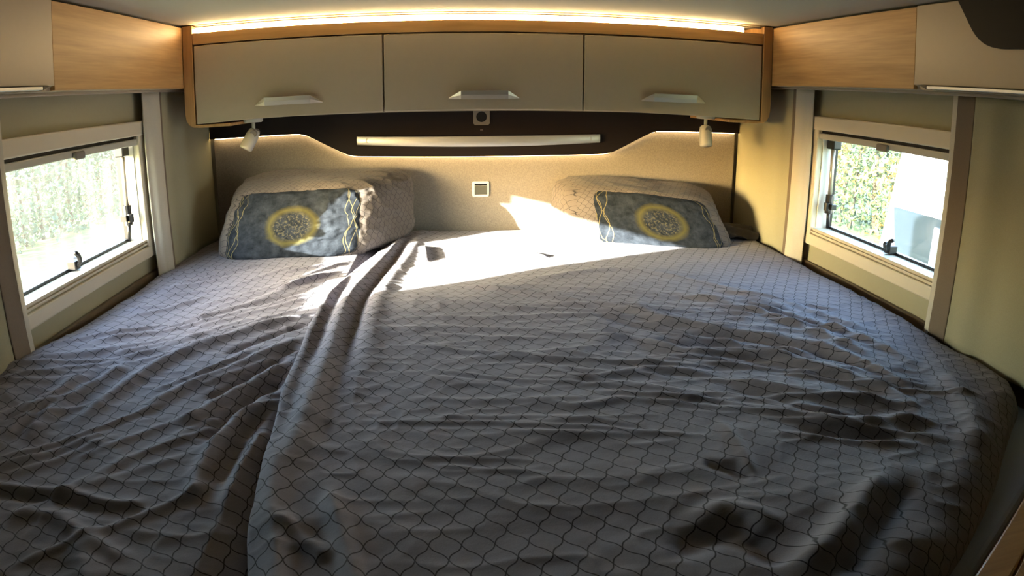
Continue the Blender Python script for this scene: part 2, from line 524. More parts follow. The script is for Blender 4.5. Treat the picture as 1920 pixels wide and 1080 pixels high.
# ------------------------------------------------------------------ windows
def window(n, sgn):
    WY0 = WYN[sgn]; WO = WY0 - 0.06
    w = thing('window_%d' % n, (sgn * W, (WY0 + WY1) / 2, 0.08),
              'hinged caravan window in the %s wall with cream frame, rolled blind and hazy acrylic pane' % ('left' if sgn < 0 else 'right'), None, kind='structure')
    def bx(mb, x0, x1, y0, y1, z0, z1):
        return mb.box(sgn * x0, sgn * x1, y0, y1, z0, z1)
    # bezel proud of the wall
    obj('frame_top', bx(MB(), 1.036, 1.062, WO, -0.505, 0.452, 0.495), CREAM, w, bevel=0.004)
    obj('frame_bottom', bx(MB(), 1.040, 1.062, WO, -0.505, 0.080, 0.116), CREAM, w, bevel=0.004)
    sill = MB(); bx(sill, 1.052, 1.062, WO + 0.02, -0.53, 0.116, 0.121); bx(sill, 1.044, 1.062, WO + 0.02, -0.53, 0.121, 0.126)
    bx(sill, 1.052, 1.062, WO + 0.02, -0.53, 0.126, 0.131); bx(sill, 1.046, 1.100, WO + 0.04, -0.58, 0.131, 0.137)
    obj('sill', sill, CREAM, w)
    obj('frame_side', bx(MB(), 1.040, 1.062, -0.60, -0.505, 0.110, 0.456), CREAM, w, bevel=0.004)
    obj('frame_side', bx(MB(), 1.040, 1.062, WO, WY0, 0.110, 0.456), CREAM, w, bevel=0.004)
    rev = MB()
    bx(rev, W, 1.112, WY1 - 0.005, WY1 + 0.02, WZ0 - 0.02, WZ1 + 0.02); bx(rev, W, 1.112, WY0 - 0.02, WY0 + 0.005, WZ0 - 0.02, WZ1 + 0.02)
    bx(rev, W, 1.112, WY0, WY1, WZ1 - 0.005, WZ1 + 0.02); bx(rev, W, 1.112, WY0, WY1, WZ0 - 0.02, WZ0)
    obj('reveal', rev, WHITEPL, w)
    # rolled blind: dark slot, bottom rail, pull
    obj('blind_slot', bx(MB(), 1.056, 1.066, WY0 - 0.01, -0.56, 0.441, 0.453), BLACK, w)
    r = obj('blind_rail', bx(MB(), 1.046, 1.060, WY0 - 0.01, -0.55, 0.424, 0.443), GREYPL, w, bevel=0.003)
    tab = MB(); bx(tab, 1.036, 1.048, -0.975, -0.925, 0.418, 0.438)
    obj('blind_pull', tab, MIDGREY, r, bevel=0.004)
    # acrylic pane and its seal
    obj('pane', bx(MB(), 1.116, 1.120, WY0 - 0.05, -0.56, 0.105, 0.475), PANE, w)
    seal = MB(); bx(seal, 1.100, 1.114, WY0, WY1, 0.137, 0.145); bx(seal, 1.100, 1.114, -0.612, -0.604, 0.137, 0.447)
    bx(seal, 1.100, 1.114, WY0 + 0.004, WY0 + 0.012, 0.137, 0.447)
    obj('seal', seal, BLACK, w)
    # stay arm with lock
    x = sgn * 1.085
    arm = obj('stay_arm', MB().tube([(x, -0.628, 0.400), (x, -0.630, 0.235)], 0.0075), CHROME, w, smooth=True)
    hk = MB(); bx(hk, 1.068, 1.100, -0.655, -0.612, 0.395, 0.430)
    obj('stay_bracket', hk, BLACK, arm, bevel=0.004)
    lk = MB(); lk.tube([(x, -0.630, 0.250), (x, -0.630, 0.190)], 0.013, 12); lk.tube([(x - sgn * 0.014, -0.640, 0.225), (x - sgn * 0.014, -0.640, 0.200)], 0.010, 10)
    bx(lk, 1.076, 1.094, -0.662, -0.640, 0.205, 0.222)
    obj('stay_lock', lk, BLACK, arm, smooth=False)
    obj('stay_rod', MB().tube([(x, -0.630, 0.195), (x + sgn * 0.01, -0.620, 0.140)], 0.006), BLACK, arm, smooth=True)
    # lever latches on the lower edge
    for yl in ((-0.965, -1.290) if sgn < 0 else (-0.975,)):
        lt = MB(); bx(lt, 1.078, 1.104, yl - 0.012, yl + 0.016, 0.140, 0.163)
        lt.tube([(sgn * 1.085, yl + 0.026, 0.158), (sgn * 1.103, yl + 0.026, 0.158)], 0.010, 12)
        la = obj('latch', lt, BLACK, w, bevel=0.002)
        lev = smooth_path([(1.080, yl, 0.150), (1.072, yl - 0.010, 0.160), (1.066, yl - 0.022, 0.178), (1.064, yl - 0.040 + (0.09 if sgn < 0 else 0), 0.186)], 4)
        if sgn < 0:
            lev = smooth_path([(1.080, yl, 0.148), (1.072, yl + 0.004, 0.160), (1.068, yl - 0.004, 0.176), (1.066, yl - 0.022, 0.190)], 4)
        obj('latch_lever', MB().tube([(sgn * p[0], p[1], p[2]) for p in lev], [0.0065] * (len(lev) - 1) + [0.004]), BLACK, la, smooth=True)
    return w
window(1, -1)
window(2, 1)

# ------------------------------------------------------------------ rear wall: headboard and dark panel
prof = [(-1.012, 0.399), (-0.70, 0.401), (-0.655, 0.398), (-0.62, 0.386), (-0.505, 0.326), (-0.465, 0.313), (-0.42, 0.309), (-0.2, 0.302),
        (0.0, 0.300), (0.2, 0.302), (0.42, 0.307), (0.47, 0.311), (0.51, 0.322), (0.63, 0.384), (0.665, 0.396), (0.70, 0.400), (1.012, 0.402)]
prof = [tuple(p) for p in smooth_path(prof, 4)]
t = thing('headboard', (0, 0, -0.2), 'beige melange fabric headboard panel across the rear wall behind the pillows', 'headboard')
obj('upholstery', MB().box(-1.012, 1.012, -0.014, -0.0005, -0.2, 0.45), HEADFAB, t, bevel=0.004)
t = thing('dark_panel', (0, -0.03, 0.30), 'dark brown panel with stepped lower edge between headboard and overhead cupboards', 'panel')
obj('panel', MB().prism(prof + [(1.012, 0.474), (-1.012, 0.474)], 'y', -0.052, -0.040), DARK, t)
inner = [(x, z + 0.022) for x, z in prof]
obj('spacer', MB().prism(inner + [(1.012, 0.474), (-1.012, 0.474)], 'y', -0.040, -0.0145), DARK, t)
# LED line tucked behind the lower edge of the dark panel
mb = MB()
rows = []
for dy, dz in ((-0.034, 0.010), (-0.034, -0.0030), (-0.028, -0.0030), (-0.028, 0.010)):
    rows.append([(max(-0.998, min(0.998, x)), dy, z + dz) for x, z in prof])
mb.sheet(rows + [rows[0]])
tag(obj('led_strip', mb, LED2), 'glowing warm light line under the dark panel shining on the headboard', 'led light')

# aluminium rail bowed out from the dark panel
rail = MB()
secs = []
for k in range(41):
    x = -0.447 + 0.894 * k / 40
    b = 1 - (x / 0.447) ** 2
    y = -0.060 - 0.055 * b
    zc = 0.3685 - 0.0085 * b
    hh = 0.0165 + 0.0030 * b
    secs.append([(x, y + 0.004, zc + hh), (x, y - 0.003, zc + hh * 0.9), (x, y - 0.005, zc), (x, y - 0.003, zc - hh * 0.9), (x, y + 0.004, zc - hh), (x, y + 0.006, zc)])
n = 6
vv = [p for s_ in secs for p in s_]
ff = [(i * n + k, i * n + (k + 1) % n, (i + 1) * n + (k + 1) % n, (i + 1) * n + k) for i in range(40) for k in range(n)]
ff += [tuple(range(n)), tuple(40 * n + k for k in range(n))[::-1]]
rail.add(vv, ff)
t = thing('grab_rail', (0, -0.06, 0.335), 'long bowed aluminium rail fixed across the dark panel', 'rail')
obj('rail', rail, ALU, t, smooth=True, bevel=0.001)
for x in (-0.40, 0.40):
    obj('bracket', MB().box(x - 0.012, x + 0.012, -0.074, -0.052, 0.360, 0.376), ALU, t)

# socket in the dark panel
def ringplate(mb, cx, cz, half, r, y0, y1, n=28):
    """square plate with a round hole"""
    v, f = [], []
    for y in (y0, y1):
        for k in range(n):
            a = 2 * math.pi * k / n
            c_, s_ = math.cos(a), math.sin(a)
            m = max(abs(c_), abs(s_))
            v.append((cx + half * c_ / m, y, cz + half * s_ / m))
            v.append((cx + r * c_, y, cz + r * s_))
    N = 2 * n
    for k in range(n):
        j = (k + 1) % n
        f += [(2 * k, 2 * j, 2 * j + 1, 2 * k + 1), (N + 2 * k, N + 2 * k + 1, N + 2 * j + 1, N + 2 * j),
              (2 * k, N + 2 * k, N + 2 * j, 2 * j), (2 * k + 1, 2 * j + 1, N + 2 * j + 1, N + 2 * k + 1)]
    return mb.add(v, f)
t = thing('power_socket', (0.008, -0.052, 0.418), 'square grey power socket with round black opening in the dark panel', 'socket')
obj('plate', ringplate(MB(), 0.008, 0.446, 0.030, 0.0195, -0.060, -0.052), MIDGREY, t)
obj('insert', MB().tube([(0.008, -0.0525, 0.446), (0.008, -0.056, 0.446)], 0.0193, 24), BLACK, t)
obj('mark', MB().box(0.003, 0.013, -0.0535, -0.0522, 0.3965, 0.3995), MIDGREY, t)
# switch plate in the headboard
t = thing('switch_plate', (0.005, -0.014, 0.143), 'white framed wall switch with grey rocker on the headboard', 'switch')
fr = MB()
fr.prism(rounded([(-0.027, 0.145), (0.037, 0.145), (0.037, 0.204), (-0.027, 0.204)], 0.008, 4), 'y', -0.020, -0.0142)
obj('frame', fr, WHITEPL, t, bevel=0.002)
obj('rocker', MB().box(-0.018, 0.028, -0.023, -0.0195, 0.154, 0.1865), DARKGREY, t, bevel=0.001)
obj('rocker_gap', MB().box(-0.018, 0.028, -0.0225, -0.0195, 0.1875, 0.195), BLACK, t)

# ------------------------------------------------------------------ rear overhead cupboard
t = thing('overhead_cupboard', (0, -0.2, 0.45), 'long rear overhead cupboard with three taupe doors and oak end panels', 'cupboard')
obj('carcass', MB().box(-0.918, 0.918, -0.400, -0.015, 0.4745, 0.7565), TAUPE, t)
for sgn in (-1, 1):
    pl = [(sgn * 0.954, 0.782), (sgn * 0.954, 0.500), (sgn * 0.951, 0.480), (sgn * 0.942, 0.466), (sgn * 0.928, 0.458), (sgn * 0.90, 0.4555), (sgn * 0.80, 0.4555),
          (sgn * 0.80, 0.4655), (sgn * 0.9195, 0.4655), (sgn * 0.9195, 0.782)]
    obj('end_panel', MB().prism(pl, 'y', -0.424, -0.054), WOOD_Z, t, bevel=0.0025)
obj('top_trim', MB().box(-0.9185, 0.9185, -0.424, -0.402, 0.7205, 0.757), WOOD_X, t, bevel=0.002)
obj('joint', MB().box(-0.9185, 0.9185, -0.404, -0.399, 0.4745, 0.7205), TAUPE, t)
doors = [((-0.9155, 0.4675), (-0.75, 0.4725), (-0.55, 0.476), (-0.3115, 0.4775), (-0.3115, 0.7165), (-0.9155, 0.7165), -0.608),
         ((-0.3065, 0.4775), (-0.1, 0.478), (0.1, 0.478), (0.3070, 0.4775), (0.3070, 0.7165), (-0.3065, 0.7165), 0.000),
         ((0.3120, 0.4775), (0.55, 0.474), (0.75, 0.470), (0.9145, 0.4665), (0.9145, 0.7155), (0.3120, 0.7160), 0.606)]
for d in doors:
    dr = obj('door', MB().prism(list(d[:6]), 'y', -0.4225, -0.4045), TAUPE, t, bevel=0.0025)
    cx = d[6]
    rows = []
    for x, yy0, z0_, yy1, z1_ in ((-0.108, -0.423, 0.5165, -0.423, 0.5135), (-0.072, -0.447, 0.5375, -0.440, 0.5125), (0.072, -0.447, 0.5375, -0.440, 0.5125), (0.108, -0.423, 0.5165, -0.423, 0.5135)):
        rows.append([(cx + x, yy0, z0_), (cx + x, (yy0 + yy1) / 2 - 0.001, (z0_ + z1_) / 2), (cx + x, yy1, z1_)])
    obj('handle', MB().sheet(rows), CHROME, dr, solid=0.003)
# LED strip on top of the cupboard
t2 = thing('led_strip', (0, -0.40, 0.757), 'bright warm light strip above the cupboard doors washing the ceiling', 'led light')
obj('diffuser', MB().box(-0.916, 0.855, -0.404, -0.396, 0.7575, 0.7735), LED, t2)
obj('profile', MB().box(-0.916, 0.9150, -0.408, -0.394, 0.7755, 0.7785), MIDGREY, t2)

# reading spots under the cupboard
def spot(x, tilt, label):
    t = thing('reading_spotlight', (x, -0.30, 0.36), label, 'spotlight', 'reading spotlights under the rear cupboard')
    obj('base', MB().tube([(x, -0.30, 0.4742), (x, -0.30, 0.4625), (x, -0.30, 0.4595)], [0.033, 0.033, 0.028], 24), GREYPL, t, smooth=False)
    obj('stem', MB().tube([(x, -0.30, 0.461), (x, -0.30, 0.428)], 0.006, 12), GREYPL, t, smooth=True)
    c = Vector((x, -0.30, 0.424))
    d = Vector((-math.sin(tilt) * 0.75, -0.25, -math.cos(tilt))).normalized()
    p = [c - d * 0.012, c - d * 0.008, c + d * 0.004, c + d * 0.012, c + d * 0.055, c + d * 0.061, c + d * 0.061, c + d * 0.052]
    h = obj('head', MB().tube(p, [0.013, 0.0185, 0.021, 0.0225, 0.0225, 0.020, 0.0165, 0.015], 24), GREYPL, t, smooth=True)
    obj('swivel_joint', MB().tube([c + Vector((0.004, -0.022, -0.002)), c + Vector((0.004, 0.02, 0.002))], 0.012, 14), MIDGREY, h, smooth=False)
    obj('lens', MB().tube([c + d * 0.053, c + d * 0.055], 0.0148, 20), WHITEPL, h)
spot(-0.762, 0.62, 'pale grey reading spotlight turned aside under the cupboard beside the left wall')
spot(0.768, 0.0, 'pale grey reading spotlight hanging straight down beside the right wall')

# ------------------------------------------------------------------ side overhead lockers
for side, sgn in (('left', -1), ('right', 1)):
    t = thing('overhead_locker', (sgn * 1.0, -1.3, 0.58), 'oak and taupe overhead locker on the %s wall%s' % (side, '' if sgn < 0 else ', with a black panel'), 'locker')
    obj('body', MB().box(sgn * 0.962, sgn * 1.059, -3.2, -0.43, 0.592, 0.780), TAUPE, t)
    obj('wood_fascia', MB().box(sgn * 0.953, sgn * 0.966, -1.178, -0.4255, 0.5845, 0.7775), WOOD_Y, t, bevel=0.0015)
    obj('underside', MB().box(sgn * 0.966, sgn * 1.059, -3.2, -0.4255, 0.584, 0.592), TAUPE, t)
    for y0, y1 in ((-2.18, -1.182), (-3.19, -2.186)):
        dr = obj('door', MB().box(sgn * 0.950, sgn * 0.966, y0, y1, 0.594, 0.780), TAUPE, t, bevel=0.002)
        gp = MB().box(sgn * 0.944, sgn * 0.962, y0 + 0.03, y1 - 0.055, 0.5855, 0.5925)
        obj('grip_rail', gp, ALU, dr, bevel=0.001)
        cap = MB().prism([(y1 - 0.028, 0.5935), (y1 - 0.054, 0.5935), (y1 - 0.054, 0.5850)], 'x', sgn * 0.944, sgn * 0.962)  # notch
        obj('dark_notch', cap, BLACK, dr)
    if sgn > 0:
        bp = rounded([(-1.335, 0.7835), (-1.415, 0.672), (-2.1, 0.672), (-2.1, 0.7835)], [0, 0.06, 0.01, 0], 8)
        obj('black_panel', MB().prism(bp, 'x', 0.938, 0.9505), GLOSSBLACK, t)

# ------------------------------------------------------------------ curtains beside the windows
def curtain_sheet(path, z0, z1, sway, seed, nz=26, n=8):
    """hangs the plan outline 'path' (x, y) between two heights with soft folds"""
    p = smooth_path(path, n)
    rows = []
    for j in range(nz + 1):
        f = j / nz
        z = z1 + (z0 - z1) * f
        row = []
        for i, (x, y) in enumerate(p):
            k = math.sin(i * 0.55 + seed) * 0.6 + math.sin(i * 0.23 + seed * 2.1 + f * 1.2) * 0.8
            row.append((x + sway * k * (0.35 + 0.65 * f), y + sway * 0.5 * math.sin(i * 0.4 + f * 2 + seed) * f, z))
        rows.append(row)
    return MB().sheet(rows)
for side, sgn in (('left', -1), ('right', 1)):
    S = lambda pts: [(sgn * x, y) for x, y in pts]
    zt, zb = 0.583, 0.010
    t = thing('curtain', (sgn * 1.02, -0.28, zb), 'beige curtain with white hem drawn back beside the headboard, %s wall' % side, 'curtain', 'curtains beside the windows')
    obj('cloth', curtain_sheet(S([(1.024, -0.018), (1.018, -0.08), (1.024, -0.17), (1.020, -0.27), (1.025, -0.36), (1.020, -0.44), (1.018, -0.47)]), zb, zt, 0.003, 1.0 + sgn), CURT, t, smooth=True, solid=0.003)
    obj('border', curtain_sheet(S([(1.018, -0.468), (1.011, -0.485), (1.012, -0.502)]), zb, zt, 0.001, 2.0), BAND, t, smooth=True, solid=0.004)
    obj('hem', curtain_sheet(S([(1.012, -0.500), (1.004, -0.515), (1.010, -0.545), (1.022, -0.565), (1.030, -0.580)]), zb - 0.002, zt, 0.0015, 3.0), HEM, t, smooth=True, solid=0.004)
    t = thing('curtain', (sgn * 1.02, -1.6, zb), 'beige curtain with taupe border hanging on the bed-foot side of the window, %s wall' % side, 'curtain', 'curtains beside the windows')
    yo = -1.262 if sgn > 0 else -1.308
    obj('hem', curtain_sheet(S([(1.031, yo + 0.019), (1.023, yo + 0.014), (1.020, yo - 0.005)]), zb, zt, 0.0, 3.0), HEM, t, smooth=True, solid=0.004)
    obj('border', curtain_sheet(S([(1.020, yo - 0.004), (1.022, yo - 0.03), (1.021, yo - 0.062)]), zb, zt, 0.0008, 2.0), BAND, t, smooth=True, solid=0.004)
    obj('cloth', curtain_sheet(S([(1.021, yo - 0.060), (1.016, yo - 0.12), (1.026, yo - 0.20), (1.018, yo - 0.30), (1.027, yo - 0.40), (1.020, yo - 0.52), (1.025, yo - 0.65), (1.02, yo - 0.75)]), zb, zt, 0.004, 5.0 + sgn), CURT, t, smooth=True, solid=0.003)
    tag(obj('curtain_rail', MB().box(sgn * 1.000, sgn * 1.034, -2.1, -0.02, 0.5838 - 0.006, 0.5838), TAUPE, bevel=0.001),
        'thin taupe curtain track under the overhead locker, %s wall' % side, 'curtain track')

# ------------------------------------------------------------------ bed
out = [(-1.044, -0.02), (1.044, -0.02), (1.044, -1.705), (0.44, -2.062), (0.28, -2.157), (-1.044, -2.16)]
t = thing('bed_base', (0, -1.0, FZ), 'oak bed base standing on the floor under the mattress', 'bed base')
obj('box', MB().prism([(x * 0.985, y * 0.985 - 0.01) for x, y in out], 'z', FZ + 0.001, -0.205), WOOD_Z, t)
obj('top_board', MB().prism([(x * 0.99, y * 0.99 - 0.006) for x, y in out], 'z', -0.205, -0.186), WOOD_X, t)
t = thing('mattress', (0, -1.0, -0.185), 'blue grey sheeted mattress showing at the cut corner of the bed', 'mattress')
obj('core', MB().prism(rounded(out, 0.03, 3), 'z', -0.184, -0.035), SHEET, t, bevel=0.012, seg=3)

def height_mesh(name, X, Y, Z, U, V, m, parent):
    nr, nc = X.shape
    me = bpy.data.meshes.new(name)
    b = base_of(parent)
    co = np.stack([X - b.x, Y - b.y, Z - b.z], -1).reshape(-1, 3).astype(np.float32)
    idx = np.arange(nr * nc).reshape(nr, nc)
    q_ = np.stack([idx[:-1, :-1], idx[:-1, 1:], idx[1:, 1:], idx[1:, :-1]], -1).reshape(-1, 4)
    me.vertices.add(len(co)); me.vertices.foreach_set('co', co.ravel())
    me.loops.add(q_.size); me.loops.foreach_set('vertex_index', q_.ravel().astype(np.int32))
    me.polygons.add(len(q_)); me.polygons.foreach_set('loop_start', np.arange(0, q_.size, 4, dtype=np.int32))
    me.polygons.foreach_set('use_smooth', np.ones(len(q_), dtype=bool))
    uv = np.stack([U, V], -1).reshape(-1, 2)[q_.ravel()].astype(np.float32)
    me.update(calc_edges=True)
    lay = me.uv_layers.new(name='UVMap')
    lay.data.foreach_set('uv', uv.ravel())
    me.validate(); me.update()
    me.materials.append(m)
    o = bpy.data.objects.new(name, me)
    COL.objects.link(o); o.parent = parent
    return o

def crumple(X, Y, seed, k=1.0):
    k = k * (0.35 + 0.65 * np.clip((-Y - 0.75) / 0.35, 0, 1))
    z = 0.010 * vnoise(X, Y, 2.1, seed) + 0.005 * vnoise(X, Y, 5.0, seed + 1)
    a = vnoise(X, Y, 3.0, seed + 2) * 0.10
    z += k * 0.0040 * (1 - np.abs(vnoise(X * 0.7 + a, Y * 1.5 + a, 9.0, seed + 3))) ** 2
    z += k * 0.0024 * (1 - np.abs(vnoise(X * 0.8 + a, Y * 1.6, 19.0, seed + 4))) ** 2
    z += k * 0.0010 * vnoise(X, Y, 45.0, seed + 5)
    return z

# right-hand duvet, its rolled edge lying over the left one
ey = [0.0, -0.177, -0.35, -0.514, -0.70, -0.845, -1.05, -1.157, -1.28, -1.381, -1.45, -1.55, -1.668, -1.753, -1.837, -1.918, -2.25]
ex = [-0.285, -0.315, -0.365, -0.405, -0.430, -0.447, -0.448, -0.442, -0.436, -0.430, -0.426, -0.415, -0.402, -0.392, -0.380, -0.362, -0.30]
ry = [0.0, -1.55, -1.60, -1.662, -1.731, -1.834, -1.934, -1.99, -2.10, -2.25]
rx = [1.040, 1.040, 1.025, 0.965, 0.872, 0.752, 0.613, 0.525, 0.32, 0.05]
NX, NY = 560, 640
s_ = np.linspace(0, 1, NX); yv = np.linspace(-0.020, -2.18, NY)
SS, Y = np.meshgrid(s_, yv)
XE = np.interp(-Y, [-v for v in ey], ex); XR = np.interp(-Y, [-v for v in ry], rx)
kern = np.ones(25) / 25
XR = np.apply_along_axis(lambda c: np.convolve(np.pad(c, 12, mode='edge'), kern, 'valid'), 0, XR)
XE = np.apply_along_axis(lambda c: np.convolve(np.pad(c, 12, mode='edge'), kern, 'valid'), 0, XE)
XE = XE + 0.004 * vnoise(Y * 0 + 3.0, Y, 7.0, 90)
X = XE + SS * (XR - XE)
FR = [  # path, height, width
    ([(-0.300, -0.03), (-0.345, -0.28), (-0.395, -0.56), (-0.428, -0.84), (-0.430, -1.05), (-0.420, -1.277), (-0.410, -1.449), (-0.391, -1.64)], 0.012, 0.018),
    ([(-0.262, 0.02), (-0.290, -0.15), (-0.316, -0.42), (-0.342, -0.66), (-0.368, -0.90), (-0.366, -1.092), (-0.358, -1.307), (-0.352, -1.512), (-0.349, -1.66), (-0.345, -1.751)], 0.015, 0.022),
    ([(-0.205, 0.05), (-0.225, -0.16), (-0.250, -0.45), (-0.275, -0.70), (-0.289, -0.90), (-0.290, -1.10), (-0.285, -1.25), (-0.280, -1.40)], 0.008, 0.024),
    ([(-0.356, -0.25), (-0.390, -0.492), (-0.405, -0.76), (-0.400, -0.933), (-0.394, -1.134), (-0.385, -1.35)], -0.010, 0.015),
    ([(-0.265, -0.17), (-0.288, -0.43), (-0.310, -0.682), (-0.328, -0.895), (-0.326, -1.046), (-0.320, -1.30)], -0.010, 0.013),
    ([(-0.385, -1.62), (-0.351, -1.789), (-0.316, -1.916), (-0.29, -2.05)], 0.016, 0.018),
    ([(-0.282, -1.74), (-0.251, -1.845), (-0.23, -1.914), (-0.21, -2.0)], 0.014, 0.013),
    ([(-0.33, -1.82), (-0.29, -1.872), (-0.25, -1.91)], 0.010, 0.013),
    ([(0.035, -0.988), (0.26, -1.008), (0.388, -1.137), (0.517, -1.223), (0.665, -1.325), (0.712, -1.465), (0.744, -1.645)], 0.011, 0.018),
    ([(0.15, -1.244), (0.273, -1.21), (0.359, -1.312), (0.494, -1.345), (0.596, -1.445), (0.678, -1.561), (0.681, -1.684)], 0.012, 0.017),
    ([(0.354, -1.502), (0.428, -1.547), (0.471, -1.617), (0.538, -1.641), (0.639, -1.643)], -0.007, 0.014),
    ([(0.413, -1.681), (0.493, -1.715), (0.566, -1.724), (0.655, -1.717)], -0.008, 0.013),
    ([(0.427, -1.644), (0.511, -1.676), (0.594, -1.683), (0.693, -1.676)], 0.011, 0.015),
    ([(0.38, -1.46), (0.47, -1.52), (0.56, -1.58), (0.65, -1.60)], 0.010, 0.017),
    ([(0.229, -1.749), (0.262, -1.769), (0.292, -1.796)], -0.007, 0.012),
    ([(0.306, -1.625), (0.301, -1.725), (0.288, -1.795)], 0.007, 0.010),
    ([(0.498, -1.83), (0.393, -1.904), (0.333, -1.952), (0.25, -2.0)], 0.020, 0.020),
    ([(0.53, -1.85), (0.419, -1.93), (0.355, -1.98), (0.30, -2.01)], -0.014, 0.016),
    ([(0.168, -1.883), (0.211, -1.862), (0.25, -1.876), (0.262, -1.921)], 0.011, 0.018),
    ([(0.12, -1.93), (0.19, -1.91), (0.24, -1.93), (0.25, -1.99)], -0.012, 0.022),
    ([(0.189, -1.134), (0.339, -1.25), (0.508, -1.287), (0.635, -1.41)], -0.009, 0.014),
    ([(0.045, -1.332), (0.133, -1.416), (0.271, -1.396), (0.385, -1.436)], 0.007, 0.014),
    ([(0.082, -0.786), (0.355, -0.699), (0.554, -0.826), (0.699, -1.032), (0.786, -1.278)], 0.008, 0.020),
    ([(0.025, -1.493), (0.091, -1.539), (0.186, -1.521)], 0.006, 0.012),
    ([(0.446, -0.916), (0.608, -1.065), (0.698, -1.23), (0.756, -1.431)], 0.009, 0.016),
    ([(0.56, -0.95), (0.70, -1.12), (0.79, -1.30), (0.83, -1.48)], 0.009, 0.014),
    ([(0.20, -1.05), (0.36, -1.19), (0.52, -1.25), (0.66, -1.38), (0.72, -1.55)], -0.008, 0.012),
    ([(0.62, -0.88), (0.77, -1.08), (0.86, -1.28)], 0.007, 0.016),
    ([(-0.20, -0.30), (-0.19, -0.42), (-0.185, -0.52)], 0.012, 0.012),
    ([(0.10, -0.44), (0.15, -0.47), (0.19, -0.52)], 0.008, 0.010),
    ([(0.86, -1.50), (0.80, -1.66), (0.70, -1.80)], 0.014, 0.030),
]
for k in range(80):          # small broken wrinkles running across the middle of the cover
    cx, cy = rng.uniform(-0.10, 0.72), rng.uniform(-1.75, -0.80)
    L = rng.uniform(0.08, 0.20); sl = -0.22 - 0.55 * max(cx, 0) + rng.normal(0, 0.10)
    FR.append(([(cx - L, cy - L * sl + rng.normal(0, 0.008)), (cx, cy + rng.normal(0, 0.01)), (cx + L, cy + L * sl)], rng.uniform(0.002, 0.0042) * (1 + 0.5 * max(cx, 0) / 0.7), rng.uniform(0.006, 0.011)))
Z = 0.022 + crumple(X, Y, 11)
for p_, h_, w_ in FR:
    Z += fold(X, Y, p_, h_, w_)
d = X - XE                                        # rolled left edge
Z = Z - 0.012 + 0.012 * np.clip(d / 0.05, 0, 1)
edge = np.clip(1 - d / 0.016, 0, 1)
Z -= 0.020 * edge ** 2
X = X + 0.006 * edge ** 2
dr_ = XR - X                                      # tucked down at the wall, hanging at the cut corner
hang = np.clip((-1.60 - Y) / 0.08, 0, 1)
tuck = np.clip(1 - dr_ / (0.06 + 0.07 * hang), 0, 1)
Z -= (0.030 + 0.020 * hang) * tuck ** 2
last = np.clip((SS - 0.975) / 0.025, 0, 1)
Z -= last * (0.02 + 0.03 * hang)
Z -= 0.02 * np.clip(1 - (-Y - 0.02) / 0.06, 0, 1) ** 2
foot = np.clip((-2.06 - Y) / 0.12, 0, 1)
Z -= 0.18 * foot ** 2
Z = np.maximum(Z, np.where(dr_ < 0.035, -0.2, -0.025))
t = thing('duvet', (0.3, -1.1, -0.03), 'grey duvet with dark trellis print, its rolled edge overlapping the other duvet', 'duvet')
U = X + 0.05 * vnoise(X, Y, 1.3, 31) + 0.10 * Y; V = Y + 0.05 * vnoise(X, Y, 1.2, 32) + 0.9 * (Z - 0.02)
height_mesh('cover', X, Y, Z, U, V, DUVET_R, t)

# left-hand duvet, lying under the other one
NX, NY = 330, 600
X, Y = np.meshgrid(np.linspace(-1.040, -0.26, NX), np.linspace(-0.020, -2.18, NY))
FL = [
    ([(-0.439, -0.932), (-0.547, -1.046), (-0.64, -1.165), (-0.719, -1.287), (-0.76, -1.455), (-0.776, -1.584)], 0.012, 0.017),
    ([(-0.419, -1.106), (-0.54, -1.288), (-0.618, -1.392), (-0.685, -1.518)], 0.011, 0.016),
    ([(-0.431, -1.248), (-0.521, -1.438), (-0.582, -1.554)], 0.012, 0.016),
    ([(-0.428, -1.404), (-0.483, -1.56), (-0.487, -1.686), (-0.47, -1.77)], 0.013, 0.016),
    ([(-0.854, -1.358), (-0.868, -1.518), (-0.877, -1.632)], 0.013, 0.018),
    ([(-0.776, -1.272), (-0.841, -1.471), (-0.833, -1.647)], 0.012, 0.018),
    ([(-0.81, -1.31), (-0.856, -1.50), (-0.855, -1.64)], -0.009, 0.014),
    ([(-0.85, -1.768), (-0.703, -1.756), (-0.59, -1.78), (-0.536, -1.768)], 0.007, 0.011),
    ([(-0.85, -1.79), (-0.703, -1.775), (-0.60, -1.80)], -0.006, 0.011),
    ([(-0.412, -1.55), (-0.425, -1.668), (-0.417, -1.78)], 0.013, 0.014),
    ([(-0.451, -0.505), (-0.568, -0.731), (-0.682, -0.916), (-0.784, -1.035)], 0.006, 0.016),
    ([(-0.47, -0.765), (-0.615, -0.898), (-0.719, -1.018)], 0.007, 0.014),
    ([(-0.44, -0.62), (-0.55, -0.80), (-0.66, -0.95)], -0.004, 0.014),
    ([(-0.42, -0.42), (-0.54, -0.60), (-0.68, -0.78), (-0.80, -0.90)], 0.006, 0.015),
    ([(-0.44, -0.55), (-0.52, -0.66), (-0.60, -0.76)], 0.006, 0.010),
    ([(-0.756, -1.828), (-0.677, -1.817), (-0.582, -1.867), (-0.493, -1.911)], 0.007, 0.014),
    ([(-0.43, -1.00), (-0.52, -1.12), (-0.60, -1.24)], -0.009, 0.012),
    ([(-0.43, -1.18), (-0.51, -1.34), (-0.57, -1.45)], -0.010, 0.013),
    ([(-0.43, -1.33), (-0.49, -1.48), (-0.51, -1.60)], -0.011, 0.013),
    ([(-0.44, -1.48), (-0.455, -1.60), (-0.45, -1.72)], -0.010, 0.012),
    ([(-0.60, -1.86), (-0.55, -1.95), (-0.52, -2.05)], 0.012, 0.020),
    ([(-0.90, -0.60), (-0.92, -0.90), (-0.93, -1.20)], 0.008, 0.040),
]
